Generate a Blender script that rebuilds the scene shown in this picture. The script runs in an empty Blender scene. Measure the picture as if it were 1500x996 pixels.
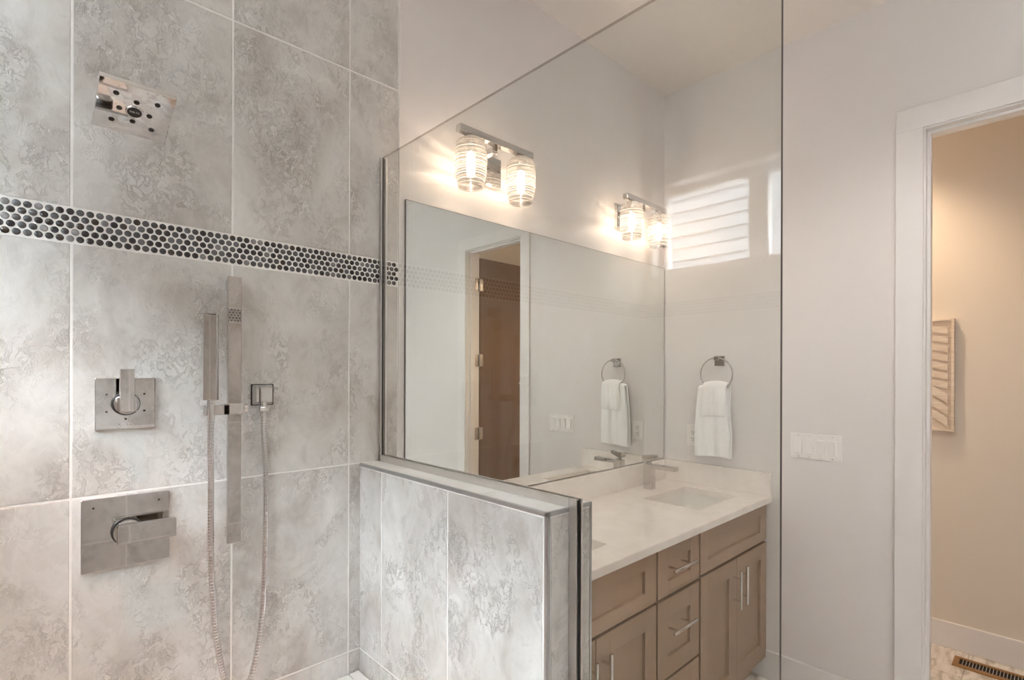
import bpy, bmesh, math, random
from mathutils import Vector, Matrix
random.seed(7)
PI = math.pi
scene = bpy.context.scene
COL = scene.collection

# ------------------------------------------------------------------ camera
cam_data = bpy.data.cameras.new('camera')
cam = bpy.data.objects.new('camera', cam_data)
COL.objects.link(cam)
scene.camera = cam
cam_data.sensor_width = 36.0
cam_data.lens = 763.9 / 1500.0 * 36.0
cam_data.shift_y = 48.7 / 1500.0
cam_data.clip_start = 0.02
YAW, ROLL = 0.75847, 0.00312
cam.location = (0.0, -1.53, 1.46)
cam.rotation_euler = (Matrix.Rotation(-YAW, 4, 'Z') @ Matrix.Rotation(PI / 2, 4, 'X') @ Matrix.Rotation(ROLL, 4, 'Z')).to_euler()

# ------------------------------------------------------------------ world, exposure
SKY = 27.0
SCONCE_W = 0.64
BULB_GLOW = 1.3
TOILET_W = 33.0
CAN_FILL_W = 16.5
SHOWER_FILL_W = 36.0
EXPOSURE = 1.34
world = bpy.data.worlds.new('sky')
scene.world = world
world.use_nodes = True
wn = world.node_tree
bg = wn.nodes['Background']
bg.inputs['Color'].default_value = (0.83, 0.92, 1.0, 1)
bg.inputs['Strength'].default_value = SKY
scene.view_settings.view_transform = 'Standard'
scene.view_settings.look = 'None'
scene.view_settings.gamma = 1.0
scene.view_settings.exposure = EXPOSURE
scene.view_settings.use_curve_mapping = False
scene.cycles.max_bounces = 14
scene.cycles.diffuse_bounces = 7
scene.cycles.glossy_bounces = 8
scene.cycles.transparent_max_bounces = 40
scene.cycles.transmission_bounces = 8
scene.cycles.sample_clamp_indirect = 25.0
scene.cycles.caustics_refractive = False
scene.cycles.blur_glossy = 0.3
scene.cycles.use_denoising = True

# ------------------------------------------------------------------ room numbers
XL, XR = -0.70, 2.618          # left shower wall, right wall
YB = 0.0                       # back wall (tile + vanity)
YF = -3.30                     # front wall, behind the camera
ZC = 3.01                      # ceiling
YE = -1.88                     # end wall of the shower, behind the camera
GX = 0.857                     # shower glass plane
PX0, PX1, PY, PZ = 0.781, 0.925, -0.812, 1.176   # pony wall
DY0, DY1, DZ = -1.155, -1.775, 2.436             # doorway in the right wall
TX0, TX1 = 2.738, 3.624        # toilet room

# ------------------------------------------------------------------ materials
def lin(r, g, b):
    f = lambda c: (c / 255) / 12.92 if c <= 10.31 else ((c / 255 + 0.055) / 1.055) ** 2.4
    return (f(r), f(g), f(b), 1.0)

class NT:
    def __init__(self, name):
        self.m = bpy.data.materials.new(name)
        self.m.use_nodes = True
        self.t = self.m.node_tree
        self.b = self.t.nodes['Principled BSDF']
        self.out = self.t.nodes['Material Output']
    def n(self, kind, **kw):
        nd = self.t.nodes.new(kind)
        for k, v in kw.items():
            if k.startswith('i_'):
                nd.inputs[k[2:].replace('_', ' ')].default_value = v
            else:
                setattr(nd, k, v)
        return nd
    def l(self, a, b):
        self.t.links.new(a, b)
    def ramp(self, src, stops):
        r = self.n('ShaderNodeValToRGB')
        e = r.color_ramp.elements
        while len(e) > len(stops):
            e.remove(e[-1])
        while len(e) < len(stops):
            e.new(1.0)
        for k, (p, c) in enumerate(stops):
            e[k].position = p
            e[k].color = c if len(c) == 4 else (c[0], c[1], c[2], 1)
        self.l(src, r.inputs['Fac'])
        return r.outputs['Color']
    def math(self, op, a, b=None, clamp=False):
        m = self.n('ShaderNodeMath', operation=op, use_clamp=clamp)
        for i, x in enumerate((a, b)):
            if x is None:
                continue
            if isinstance(x, (int, float)):
                m.inputs[i].default_value = x
            else:
                self.l(x, m.inputs[i])
        return m.outputs[0]
    def mix(self, fac, a, b, mode='MIX'):
        m = self.n('ShaderNodeMix', data_type='RGBA', blend_type=mode)
        for idx, x in ((0, fac), (6, a), (7, b)):
            if isinstance(x, (int, float)):
                m.inputs[idx].default_value = x
            elif isinstance(x, tuple):
                m.inputs[idx].default_value = x
            else:
                self.l(x, m.inputs[idx])
        return m.outputs[2]

def simple(name, col, rough=0.5, metal=0.0, var=0.03, scale=8.0, bump=0.0, bscale=200.0, spec=0.5, coat=0.0):
    """plain surface with a faint procedural variation"""
    t = NT(name)
    tc = t.n('ShaderNodeTexCoord')
    nz = t.n('ShaderNodeTexNoise', i_Scale=scale, i_Detail=3.0)
    t.l(tc.outputs['Object'], nz.inputs['Vector'])
    lo = tuple(c * (1 - var) for c in col[:3]) + (1,)
    hi = tuple(min(1, c * (1 + var)) for c in col[:3]) + (1,)
    t.l(t.ramp(nz.outputs['Fac'], [(0.3, lo), (0.7, hi)]), t.b.inputs['Base Color'])
    t.b.inputs['Roughness'].default_value = rough
    t.b.inputs['Metallic'].default_value = metal
    t.b.inputs['Specular IOR Level'].default_value = spec
    t.b.inputs['Coat Weight'].default_value = coat
    if bump:
        b2 = t.n('ShaderNodeTexNoise', i_Scale=bscale, i_Detail=2.0)
        t.l(tc.outputs['Object'], b2.inputs['Vector'])
        bp = t.n('ShaderNodeBump', i_Strength=bump, i_Distance=0.001)
        t.l(b2.outputs['Fac'], bp.inputs['Height'])
        t.l(bp.outputs['Normal'], t.b.inputs['Normal'])
    return t.m

def make_travertine():
    t = NT('travertine_tile')
    tc = t.n('ShaderNodeTexCoord')
    at = t.n('ShaderNodeAttribute', attribute_name='tile_shift')
    off = t.n('ShaderNodeVectorMath', operation='ADD')
    t.l(tc.outputs['Object'], off.inputs[0])
    t.l(at.outputs['Color'], off.inputs[1])
    sc = t.n('ShaderNodeVectorMath', operation='MULTIPLY')
    t.l(off.outputs[0], sc.inputs[0])
    sc.inputs[1].default_value = (1.15, 1.15, 0.85)
    P = sc.outputs[0]
    def noise(scale, detail, rough=0.55, dist=0.0):
        n = t.n('ShaderNodeTexNoise', i_Scale=scale, i_Detail=detail, i_Roughness=rough, i_Distortion=dist)
        t.l(P, n.inputs['Vector'])
        return n.outputs['Fac']
    cloud = noise(4.2, 5.0, 0.6, 0.8)
    base = t.ramp(cloud, [(0.30, lin(190, 183, 176)), (0.44, lin(208, 204, 199)), (0.58, lin(219, 216, 212)), (0.72, lin(229, 227, 224))])
    mottle = noise(11.0, 5.0, 0.62, 0.6)
    base = t.mix(0.7, base, t.ramp(mottle, [(0.30, (0.72, 0.71, 0.695)), (0.46, (0.93, 0.925, 0.915)), (0.62, (1, 1, 1))]), 'MULTIPLY')
    patch = t.ramp(noise(5.0, 3.0, 0.6, 1.0), [(0.46, (0.05, 0.05, 0.05)), (0.60, (1, 1, 1))])
    # crinkled pits and pale crystals, gathered in patches
    w = noise(42.0, 5.0, 0.66, 0.6)
    line = t.math('SUBTRACT', 1.0, t.math('MULTIPLY', t.math('ABSOLUTE', t.math('SUBTRACT', w, 0.47)), 22.0), clamp=True)
    dark = t.math('MULTIPLY', line, patch)
    base = t.mix(t.math('MULTIPLY', dark, 0.34), base, lin(134, 125, 116))
    line2 = t.math('SUBTRACT', 1.0, t.math('MULTIPLY', t.math('ABSOLUTE', t.math('SUBTRACT', w, 0.53)), 30.0), clamp=True)
    gate = t.ramp(noise(20.0, 2.0, 0.5, 0.5), [(0.46, (0, 0, 0)), (0.55, (1, 1, 1))])
    sp = t.math('MULTIPLY', t.math('MULTIPLY', line2, patch), gate)
    base = t.mix(t.math('MULTIPLY', sp, 0.95), base, lin(236, 232, 226))
    t.l(base, t.b.inputs['Base Color'])
    rr = t.ramp(mottle, [(0.3, (0.34, 0.34, 0.34)), (0.7, (0.24, 0.24, 0.24))])
    t.l(rr, t.b.inputs['Roughness'])
    h = t.math('SUBTRACT', t.math('MULTIPLY', sp, 0.8), t.math('MULTIPLY', dark, 0.8))
    bp = t.n('ShaderNodeBump', i_Strength=0.6, i_Distance=0.003)
    t.l(h, bp.inputs['Height'])
    t.l(bp.outputs['Normal'], t.b.inputs['Normal'])
    return t.m

def make_clear_glass(name, tint, gloss_rough=0.0):
    """flat sheet glass: light passes straight through, Fresnel part mirrored; same on both faces"""
    t = NT(name)
    geo = t.n('ShaderNodeNewGeometry')
    ior = t.math('SUBTRACT', 1.5, t.math('MULTIPLY', geo.outputs['Backfacing'], 1.5 - 1 / 1.5))
    fr = t.n('ShaderNodeFresnel')
    t.l(ior, fr.inputs['IOR'])
    tr = t.n('ShaderNodeBsdfTransparent')
    tr.inputs['Color'].default_value = tint
    gl = t.n('ShaderNodeBsdfGlossy')
    gl.inputs['Roughness'].default_value = gloss_rough
    mx = t.n('ShaderNodeMixShader')
    t.l(fr.outputs[0], mx.inputs[0])
    t.l(tr.outputs[0], mx.inputs[1])
    t.l(gl.outputs[0], mx.inputs[2])
    t.l(mx.outputs[0], t.out.inputs['Surface'])
    return t.m

def make_ribbed_glass():
    """pressed shade glass: threads wound round it are thicker and pass less light"""
    t = NT('ribbed_shade_glass')
    tc = t.n('ShaderNodeTexCoord')
    sx = t.n('ShaderNodeSeparateXYZ')
    t.l(tc.outputs['Object'], sx.inputs[0])
    fine = t.n('ShaderNodeTexNoise', noise_dimensions='1D', i_Scale=300.0, i_Detail=2.0)
    t.l(sx.outputs['Z'], fine.inputs['W'])
    # pressed zones, their transmission banded to throw light arcs on the wall, from the open rim (0) to the shoulder (1)
    hgt = t.math('DIVIDE', t.math('ADD', sx.outputs['Z'], 0.143), 0.176, clamp=True)
    gv = lambda q: (q, q * 0.97, q * 0.94)
    zone = t.ramp(hgt, [(0.0, gv(0.40)), (0.05, gv(0.45)), (0.075, gv(1.0)), (0.11, gv(0.36)), (0.19, gv(0.46)), (0.225, gv(1.0)), (0.26, gv(0.36)),
                        (0.38, gv(0.50)), (0.45, gv(1.0)), (0.50, gv(0.42)), (0.60, gv(0.75)), (0.68, gv(0.42)), (0.735, gv(1.0)), (0.78, gv(0.50)), (0.90, gv(0.80)), (1.0, gv(0.70))])
    thread = t.ramp(fine.outputs['Fac'], [(0.36, (0.70, 0.68, 0.66)), (0.46, (0.95, 0.94, 0.93)), (0.58, (1, 1, 1))])
    soft = t.mix(0.95, (1, 1, 1, 1), zone)
    tint = t.mix(1.0, soft, thread, 'MULTIPLY')
    geo = t.n('ShaderNodeNewGeometry')
    ior = t.math('SUBTRACT', 1.5, t.math('MULTIPLY', geo.outputs['Backfacing'], 1.5 - 1 / 1.5))
    fr = t.n('ShaderNodeFresnel')
    t.l(ior, fr.inputs['IOR'])
    tr = t.n('ShaderNodeBsdfTransparent')
    t.l(tint, tr.inputs['Color'])
    gl = t.n('ShaderNodeBsdfGlossy')
    gl.inputs['Roughness'].default_value = 0.05
    df = t.n('ShaderNodeBsdfTranslucent')
    df.inputs['Color'].default_value = (1, 0.97, 0.94, 1)
    thr = t.ramp(fine.outputs['Fac'], [(0.34, (0.30, 0.30, 0.30)), (0.46, (0.06, 0.06, 0.06))])
    m0 = t.n('ShaderNodeMixShader')
    t.l(thr, m0.inputs[0]); t.l(tr.outputs[0], m0.inputs[1]); t.l(df.outputs[0], m0.inputs[2])
    mx = t.n('ShaderNodeMixShader')
    t.l(fr.outputs[0], mx.inputs[0]); t.l(m0.outputs[0], mx.inputs[1]); t.l(gl.outputs[0], mx.inputs[2])
    t.l(mx.outputs[0], t.out.inputs['Surface'])
    return t.m

def make_glow(name, col, strength, through):
    t = NT(name)
    em = t.n('ShaderNodeEmission')
    em.inputs['Color'].default_value = col
    em.inputs['Strength'].default_value = strength
    if through:
        tr = t.n('ShaderNodeBsdfTransparent')
        ad = t.n('ShaderNodeAddShader')
        t.l(em.outputs[0], ad.inputs[0]); t.l(tr.outputs[0], ad.inputs[1])
        t.l(ad.outputs[0], t.out.inputs['Surface'])
    else:
        t.l(em.outputs[0], t.out.inputs['Surface'])
    return t.m

def make_floor():
    t = NT('pale_veined_floor_tile')
    tc = t.n('ShaderNodeTexCoord')
    mp = t.n('ShaderNodeMapping')
    mp.inputs['Scale'].default_value = (1.0, 3.2, 1.0)
    t.l(tc.outputs['Object'], mp.inputs['Vector'])
    nz = t.n('ShaderNodeTexNoise', i_Scale=7.0, i_Detail=6.0, i_Distortion=1.2)
    t.l(mp.outputs[0], nz.inputs['Vector'])
    c = t.ramp(nz.outputs['Fac'], [(0.36, lin(188, 180, 170)), (0.5, lin(222, 216, 208)), (0.7, lin(232, 227, 220))])
    br = t.n('ShaderNodeTexBrick', i_Scale=1.0, i_Mortar_Size=0.003, i_Brick_Width=0.6, i_Row_Height=0.3)
    br.inputs['Color1'].default_value = (1, 1, 1, 1)
    br.inputs['Color2'].default_value = (0.96, 0.96, 0.96, 1)
    br.inputs['Mortar'].default_value = (0.62, 0.60, 0.57, 1)
    t.l(tc.outputs['Object'], br.inputs['Vector'])
    t.l(t.mix(1.0, c, br.outputs['Color'], 'MULTIPLY'), t.b.inputs['Base Color'])
    t.b.inputs['Roughness'].default_value = 0.35
    return t.m

def make_quartz():
    t = NT('white_quartz')
    tc = t.n('ShaderNodeTexCoord')
    v = t.n('ShaderNodeTexVoronoi', i_Scale=90.0)
    t.l(tc.outputs['Object'], v.inputs['Vector'])
    n = t.n('ShaderNodeTexNoise', i_Scale=14.0, i_Detail=3.0)
    t.l(tc.outputs['Object'], n.inputs['Vector'])
    speck = t.math('MULTIPLY', t.math('LESS_THAN', v.outputs['Distance'], 0.17), t.math('GREATER_THAN', n.outputs['Fac'], 0.53))
    c = t.ramp(n.outputs['Fac'], [(0.35, lin(236, 229, 223)), (0.65, lin(243, 237, 232))])
    t.l(t.mix(t.math('MULTIPLY', speck, 0.4), c, lin(190, 180, 170)), t.b.inputs['Base Color'])
    t.b.inputs['Roughness'].default_value = 0.16
    return t.m

def make_towel():
    t = NT('white_terry_cloth')
    tc = t.n('ShaderNodeTexCoord')
    n = t.n('ShaderNodeTexNoise', i_Scale=420.0, i_Detail=2.0)
    t.l(tc.outputs['Object'], n.inputs['Vector'])
    t.l(t.ramp(n.outputs['Fac'], [(0.3, lin(244, 243, 243)), (0.7, lin(252, 252, 252))]), t.b.inputs['Base Color'])
    t.b.inputs['Roughness'].default_value = 0.95
    t.b.inputs['Sheen Weight'].default_value = 0.3
    bp = t.n('ShaderNodeBump', i_Strength=0.5, i_Distance=0.002)
    t.l(n.outputs['Fac'], bp.inputs['Height'])
    t.l(bp.outputs['Normal'], t.b.inputs['Normal'])
    return t.m

def make_whitewash():
    t = NT('whitewashed_wood')
    tc = t.n('ShaderNodeTexCoord')
    mp = t.n('ShaderNodeMapping')
    mp.inputs['Scale'].default_value = (4, 4, 60)
    t.l(tc.outputs['Object'], mp.inputs['Vector'])
    n = t.n('ShaderNodeTexNoise', i_Scale=3.0, i_Detail=5.0)
    t.l(mp.outputs[0], n.inputs['Vector'])
    t.l(t.ramp(n.outputs['Fac'], [(0.3, lin(205, 192, 176)), (0.7, lin(228, 218, 205))]), t.b.inputs['Base Color'])
    t.b.inputs['Roughness'].default_value = 0.8
    return t.m

M = {}
M['paint'] = simple('warm_white_paint', (0.765, 0.73, 0.712, 1), 0.55, var=0.01, scale=2.0, spec=0.3)
M['ceiling'] = simple('ceiling_paint', (0.76, 0.72, 0.68, 1), 0.8, var=0.01, scale=2.0, spec=0.2)
M['trim'] = simple('white_trim_paint', (0.79, 0.76, 0.745, 1), 0.3, var=0.008, scale=3.0)
M['tile'] = make_travertine()
M['grout'] = simple('pale_grout', lin(240, 237, 233), 0.85, var=0.04, scale=30.0)
M['chrome'] = simple('chrome', (0.70, 0.685, 0.67, 1), 0.03, 1.0, var=0.01)
M['satin'] = simple('satin_nickel', (0.74, 0.72, 0.69, 1), 0.22, 1.0, var=0.02)
M['alu'] = simple('brushed_aluminium', (0.72, 0.69, 0.66, 1), 0.30, 1.0, var=0.02)
M['edge'] = simple('grey_metal_edge', (0.50, 0.50, 0.50, 1), 0.3, 0.9, var=0.02)
M['hose'] = simple('hose_steel', (0.72, 0.71, 0.70, 1), 0.14, 1.0, var=0.02)
M['black'] = simple('black_rubber', (0.012, 0.012, 0.012, 1), 0.5, var=0.05)
M['brownline'] = simple('dark_glass_edge', (0.020, 0.012, 0.008, 1), 0.25, var=0.05)
M['glass'] = make_clear_glass('shower_glass', (0.955, 0.965, 0.955, 1))
M['topedge'] = make_clear_glass('polished_top_edge', (0.62, 0.58, 0.54, 1))
M['windowglass'] = make_clear_glass('window_glass', (0.97, 0.98, 0.98, 1))
M['ribbed'] = make_ribbed_glass()
M['bulb'] = make_glow('lit_bulb', (1.0, 0.82, 0.62, 1), BULB_GLOW, True)
M['filament'] = make_glow('filament', (1.0, 0.80, 0.55, 1), 60.0, False)
M['canglow'] = make_glow('lit_lens', (1.0, 0.86, 0.70, 1), 6.0, False)
M['mirror'] = simple('silvered_mirror', (0.90, 0.915, 0.895, 1), 0.0, 1.0, var=0.003)
M['mirroredge'] = simple('mirror_edge', (0.10, 0.10, 0.09, 1), 0.3, var=0.05)
M['taupe'] = simple('taupe_cabinet_paint', lin(162, 137, 114), 0.25, var=0.03, scale=5.0)
M['cabdark'] = simple('painted_gap_shade', lin(12, 8, 6), 0.6, var=0.03)  # carcass coloured near black, painting in the shade of the gaps
M['quartz'] = make_quartz()
M['ceramic'] = simple('white_ceramic', lin(240, 237, 232), 0.08, var=0.005)
M['towel'] = make_towel()
M['plastic'] = simple('white_plastic', (0.84, 0.81, 0.78, 1), 0.3, var=0.008)
M['slot'] = simple('outlet_slot', (0.03, 0.03, 0.03, 1), 0.6, var=0.03)
M['floor'] = make_floor()
M['door'] = simple('dark_brown_door', lin(112, 88, 66), 0.4, var=0.05, scale=4.0)
M['wash'] = make_whitewash()
M['brass'] = simple('aged_brass', lin(168, 128, 78), 0.35, 0.6, var=0.06, scale=20.0)
M['void'] = simple('painted_duct_shade', (0.015, 0.013, 0.012, 1), 0.8, var=0.03)
M['siding'] = simple('grey_lap_siding', (0.10, 0.103, 0.108, 1), 0.7, var=0.02)
M['ground'] = simple('outdoor_ground', (0.25, 0.25, 0.23, 1), 0.9, var=0.1)
M['bench'] = simple('pale_bench_tile', lin(226, 223, 218), 0.3, var=0.05, scale=6.0)
M['toiletpaint'] = simple('cream_paint', (0.71, 0.65, 0.575, 1), 0.55, var=0.01, scale=2.0, spec=0.3)
PEN = []
for k, c in enumerate([(58, 56, 58), (82, 82, 84), (104, 104, 106), (136, 134, 134), (70, 62, 58)]):
    PEN.append(simple('glazed_penny_round_' + 'abcde'[k], lin(*c), 0.08, var=0.06, scale=40.0, coat=0.3))

# ------------------------------------------------------------------ mesh helpers
def new():
    return bmesh.new()

def box(bm, x0, x1, y0, y1, z0, z1, mi=0, bev=0.0, seg=2):
    """axis-aligned box appended to bm"""
    x0, x1 = min(x0, x1), max(x0, x1); y0, y1 = min(y0, y1), max(y0, y1); z0, z1 = min(z0, z1), max(z0, z1)
    t = bmesh.new()
    vs = [t.verts.new(p) for p in ((x0, y0, z0), (x1, y0, z0), (x1, y1, z0), (x0, y1, z0), (x0, y0, z1), (x1, y0, z1), (x1, y1, z1), (x0, y1, z1))]
    for f in ((0, 3, 2, 1), (4, 5, 6, 7), (0, 1, 5, 4), (1, 2, 6, 5), (2, 3, 7, 6), (3, 0, 4, 7)):
        t.faces.new([vs[i] for i in f])
    if bev:
        bev = min(bev, 0.45 * min(x1 - x0, y1 - y0, z1 - z0))
        bmesh.ops.bevel(t, geom=t.edges[:], offset=bev, segments=seg, affect='EDGES', profile=0.5)
    return join(bm, t, mi)

def join(bm, t, mi=0, mat=None):
    if mat is not None:
        bmesh.ops.transform(t, matrix=mat, verts=t.verts[:])
    mp = {}
    for v in t.verts:
        mp[v] = bm.verts.new(v.co)
    out = []
    for f in t.faces:
        nf = bm.faces.new([mp[v] for v in f.verts])
        nf.material_index = mi
        nf.smooth = f.smooth
        out.append(nf)
    t.free()
    return out

def cyl(bm, a, b, r, n=24, mi=0, r2=None, bev=0.0):
    a, b = Vector(a), Vector(b)
    d = b - a
    L = d.length
    t = bmesh.new()
    bmesh.ops.create_cone(t, cap_ends=True, segments=n, radius1=r, radius2=r if r2 is None else r2, depth=L)
    if bev:
        es = [e for e in t.edges if abs(e.verts[0].co.z - e.verts[1].co.z) < 1e-7]
        bmesh.ops.bevel(t, geom=es, offset=bev, segments=2, affect='EDGES', profile=0.5)
    q = d.to_track_quat('Z', 'Y').to_matrix().to_4x4()
    return join(bm, t, mi, Matrix.Translation((a + b) / 2) @ q)

def lathe(bm, prof, origin, axis=(0, 0, 1), n=40, mi=0, closed=False):
    """prof: list of (r, h) revolved about axis through origin"""
    q = Vector(axis).normalized().to_track_quat('Z', 'Y').to_matrix()
    o = Vector(origin)
    rings = []
    for r, h in prof:
        if r < 1e-6:
            rings.append([bm.verts.new(o + q @ Vector((0, 0, h)))])
        else:
            rings.append([bm.verts.new(o + q @ Vector((r * math.cos(2 * PI * k / n), r * math.sin(2 * PI * k / n), h))) for k in range(n)])
    pairs = list(zip(rings[:-1], rings[1:]))
    if closed:
        pairs.append((rings[-1], rings[0]))
    for A, B in pairs:
        for k in range(n):
            k2 = (k + 1) % n
            if len(A) == 1 and len(B) == 1:
                continue
            if len(A) == 1:
                f = bm.faces.new((A[0], B[k2], B[k]))
            elif len(B) == 1:
                f = bm.faces.new((A[k], A[k2], B[0]))
            else:
                f = bm.faces.new((A[k], A[k2], B[k2], B[k]))
            f.material_index = mi

def spline(pts, n):
    """Catmull-Rom through pts, resampled evenly to n points"""
    P = [Vector(p) for p in pts]
    P = [P[0] * 2 - P[1]] + P + [P[-1] * 2 - P[-2]]
    dense = []
    for i in range(1, len(P) - 2):
        for s in range(30):
            t = s / 30
            a, b, c, d = P[i - 1], P[i], P[i + 1], P[i + 2]
            dense.append(0.5 * ((2 * b) + (c - a) * t + (2 * a - 5 * b + 4 * c - d) * t * t + (3 * b - a - 3 * c + d) * t ** 3))
    dense.append(P[-2])
    cum = [0]
    for a, b in zip(dense[:-1], dense[1:]):
        cum.append(cum[-1] + (b - a).length)
    out = []
    j = 0
    for k in range(n):
        s = cum[-1] * k / (n - 1)
        while j < len(cum) - 2 and cum[j + 1] < s:
            j += 1
        u = (s - cum[j]) / max(1e-9, cum[j + 1] - cum[j])
        out.append(dense[j].lerp(dense[j + 1], u))
    return out

def tube(bm, path, rad, n=12, mi=0, closed=False):
    """rad: number or function of index"""
    P = [Vector(p) for p in path]
    N = len(P)
    up = None
    rings = []
    for i in range(N):
        if closed:
            tg = (P[(i + 1) % N] - P[i - 1]).normalized()
        else:
            tg = (P[min(i + 1, N - 1)] - P[max(i - 1, 0)]).normalized()
        if up is None:
            up = tg.orthogonal().normalized()
        up = (up - tg * up.dot(tg)).normalized()
        sd = tg.cross(up)
        r = rad(i) if callable(rad) else rad
        rings.append([bm.verts.new(P[i] + (up * math.cos(2 * PI * k / n) + sd * math.sin(2 * PI * k / n)) * r) for k in range(n)])
    idx = list(range(N - 1)) + ([N - 1] if closed else [])
    for i in idx:
        A, B = rings[i], rings[(i + 1) % N]
        for k in range(n):
            f = bm.faces.new((A[k], A[(k + 1) % n], B[(k + 1) % n], B[k]))
            f.material_index = mi
    if not closed:
        bm.faces.new(rings[0][::-1]).material_index = mi
        bm.faces.new(rings[-1]).material_index = mi

def cells(bm, us, vs, holes, to3, w0, w1, mi=0):
    """slab of grid cells with holes; to3(u, v, w) -> xyz"""
    V = {}
    def g(i, j, w):
        k = (i, j, w)
        if k not in V:
            V[k] = bm.verts.new(to3(us[i], vs[j], w))
        return V[k]
    solid = lambda i, j: 0 <= i < len(us) - 1 and 0 <= j < len(vs) - 1 and (i, j) not in holes
    for i in range(len(us) - 1):
        for j in range(len(vs) - 1):
            if not solid(i, j):
                continue
            fs = [(g(i, j, w0), g(i, j + 1, w0), g(i + 1, j + 1, w0), g(i + 1, j, w0)),
                  (g(i, j, w1), g(i + 1, j, w1), g(i + 1, j + 1, w1), g(i, j + 1, w1))]
            if not solid(i - 1, j): fs.append((g(i, j, w0), g(i, j, w1), g(i, j + 1, w1), g(i, j + 1, w0)))
            if not solid(i + 1, j): fs.append((g(i + 1, j, w0), g(i + 1, j + 1, w0), g(i + 1, j + 1, w1), g(i + 1, j, w1)))
            if not solid(i, j - 1): fs.append((g(i, j, w0), g(i + 1, j, w0), g(i + 1, j, w1), g(i, j, w1)))
            if not solid(i, j + 1): fs.append((g(i, j + 1, w0), g(i, j + 1, w1), g(i + 1, j + 1, w1), g(i + 1, j + 1, w0)))
            for f in fs:
                bm.faces.new(f).material_index = mi
    bmesh.ops.recalc_face_normals(bm, faces=bm.faces[:])

def origin_of(p):
    o = Vector((0, 0, 0))
    while p is not None:
        o += p.location
        p = p.parent
    return o

def obj(name, bm, mats, parent=None, smooth=None, base=None):
    """link bm (built in world coordinates) as one mesh object"""
    o_at = Vector(base) if base is not None else Vector((0, 0, 0))
    par = origin_of(parent) if parent is not None else Vector((0, 0, 0))
    shift = par if parent is not None else o_at
    bmesh.ops.translate(bm, verts=bm.verts[:], vec=-shift)
    me = bpy.data.meshes.new(name)
    bm.to_mesh(me)
    bm.free()
    for m in (mats if isinstance(mats, (list, tuple)) else [mats]):
        me.materials.append(m)
    if smooth is not None:
        for p in me.polygons:
            p.use_smooth = True
        me.set_sharp_from_angle(angle=math.radians(smooth))
    o = bpy.data.objects.new(name, me)
    COL.objects.link(o)
    if parent is not None:
        o.parent = parent
    else:
        o.location = o_at
    return o

def tag(o, label, cat, group=None):
    o['label'] = label
    o['category'] = cat
    if group:
        o['group'] = group
    return o

def thing(name, label, cat, loc, group=None):
    o = bpy.data.objects.new(name, None)
    o.empty_display_size = 0.05
    COL.objects.link(o)
    o.location = loc
    return tag(o, label, cat, group)

def struct(name, bm, m, parent=None, smooth=None):
    o = obj(name, bm, m, parent, smooth)
    if parent is None:
        o['kind'] = 'structure'
    return o

def copy_tree(o, parent=None):
    c = o.copy()
    COL.objects.link(c)
    if parent is not None:
        c.parent = parent
    for ch in list(o.children):
        copy_tree(ch, c)
    return c

def B(*a, bev=0.0, seg=2):
    bm = new()
    box(bm, *a, bev=bev, seg=seg)
    return bm

def text_bm(body, size, mat4, depth=0.0004):
    cu = bpy.data.curves.new('lettering', 'FONT')
    cu.body = body
    cu.size = size
    cu.align_x = 'CENTER'
    cu.align_y = 'CENTER'
    cu.extrude = depth
    to = bpy.data.objects.new('lettering_source', cu)
    COL.objects.link(to)
    dg = bpy.context.evaluated_depsgraph_get()
    me = bpy.data.meshes.new_from_object(to.evaluated_get(dg))
    bm = new()
    bm.from_mesh(me)
    bpy.data.objects.remove(to)
    bpy.data.curves.remove(cu)
    bpy.data.meshes.remove(me)
    bmesh.ops.transform(bm, matrix=mat4, verts=bm.verts[:])
    return bm

# ================================================================== STRUCTURE
# back wall, right wall with doorway, left wall with high window, front wall with window, shower end wall
struct('wall_back', B(XL - 0.15, TX1 + 0.12, 0.0, 0.12, 0, ZC), M['paint'])

bm = new()
cells(bm, [YF, DY1 - 0.02, DY0 + 0.02, 0.0], [0.0, DZ + 0.02, ZC], {(1, 0)}, lambda u, v, w: (w, u, v), XR, TX0)
wall_right = struct('wall_right', bm, M['paint'])

WY0, WY1, WZ0, WZ1 = -1.66, -0.055, 1.965, 2.425        # rough opening of the shower window
bm = new()
RY0, RY1, RZ0, RZ1 = -3.15, -2.15, 0.95, 2.45           # unseen room window, added beyond the shower for daylight fill
cells(bm, [YF, RY0, RY1, WY0, WY1, 0.0], [0.0, RZ0, WZ0, WZ1, RZ1, ZC], {(1, 1), (1, 2), (1, 3), (3, 2)}, lambda u, v, w: (w, u, v), XL - 0.15, XL)
struct('wall_left', bm, M['paint'])
struct('wall_front', B(XL - 0.15, TX0, YF - 0.14, YF, 0, ZC), M['paint'])
struct('wall_shower', B(XL, 1.02, YE - 0.12, YE, 0, ZC), M['paint'])
struct('floor', B(XL - 0.15, TX1 + 0.12, YF - 0.14, 0.12, -0.1, 0.0), M['floor'])
struct('ceiling', B(XL - 0.15, TX1 + 0.12, YF - 0.14, 0.12, ZC, ZC + 0.1), M['ceiling'])
struct('wall_far', B(TX1, TX1 + 0.12, -2.05, 0.0, 0, ZC), M['toiletpaint'])
struct('wall_end', B(TX0, TX1, -2.05, -1.93, 0, ZC), M['toiletpaint'])

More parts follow.
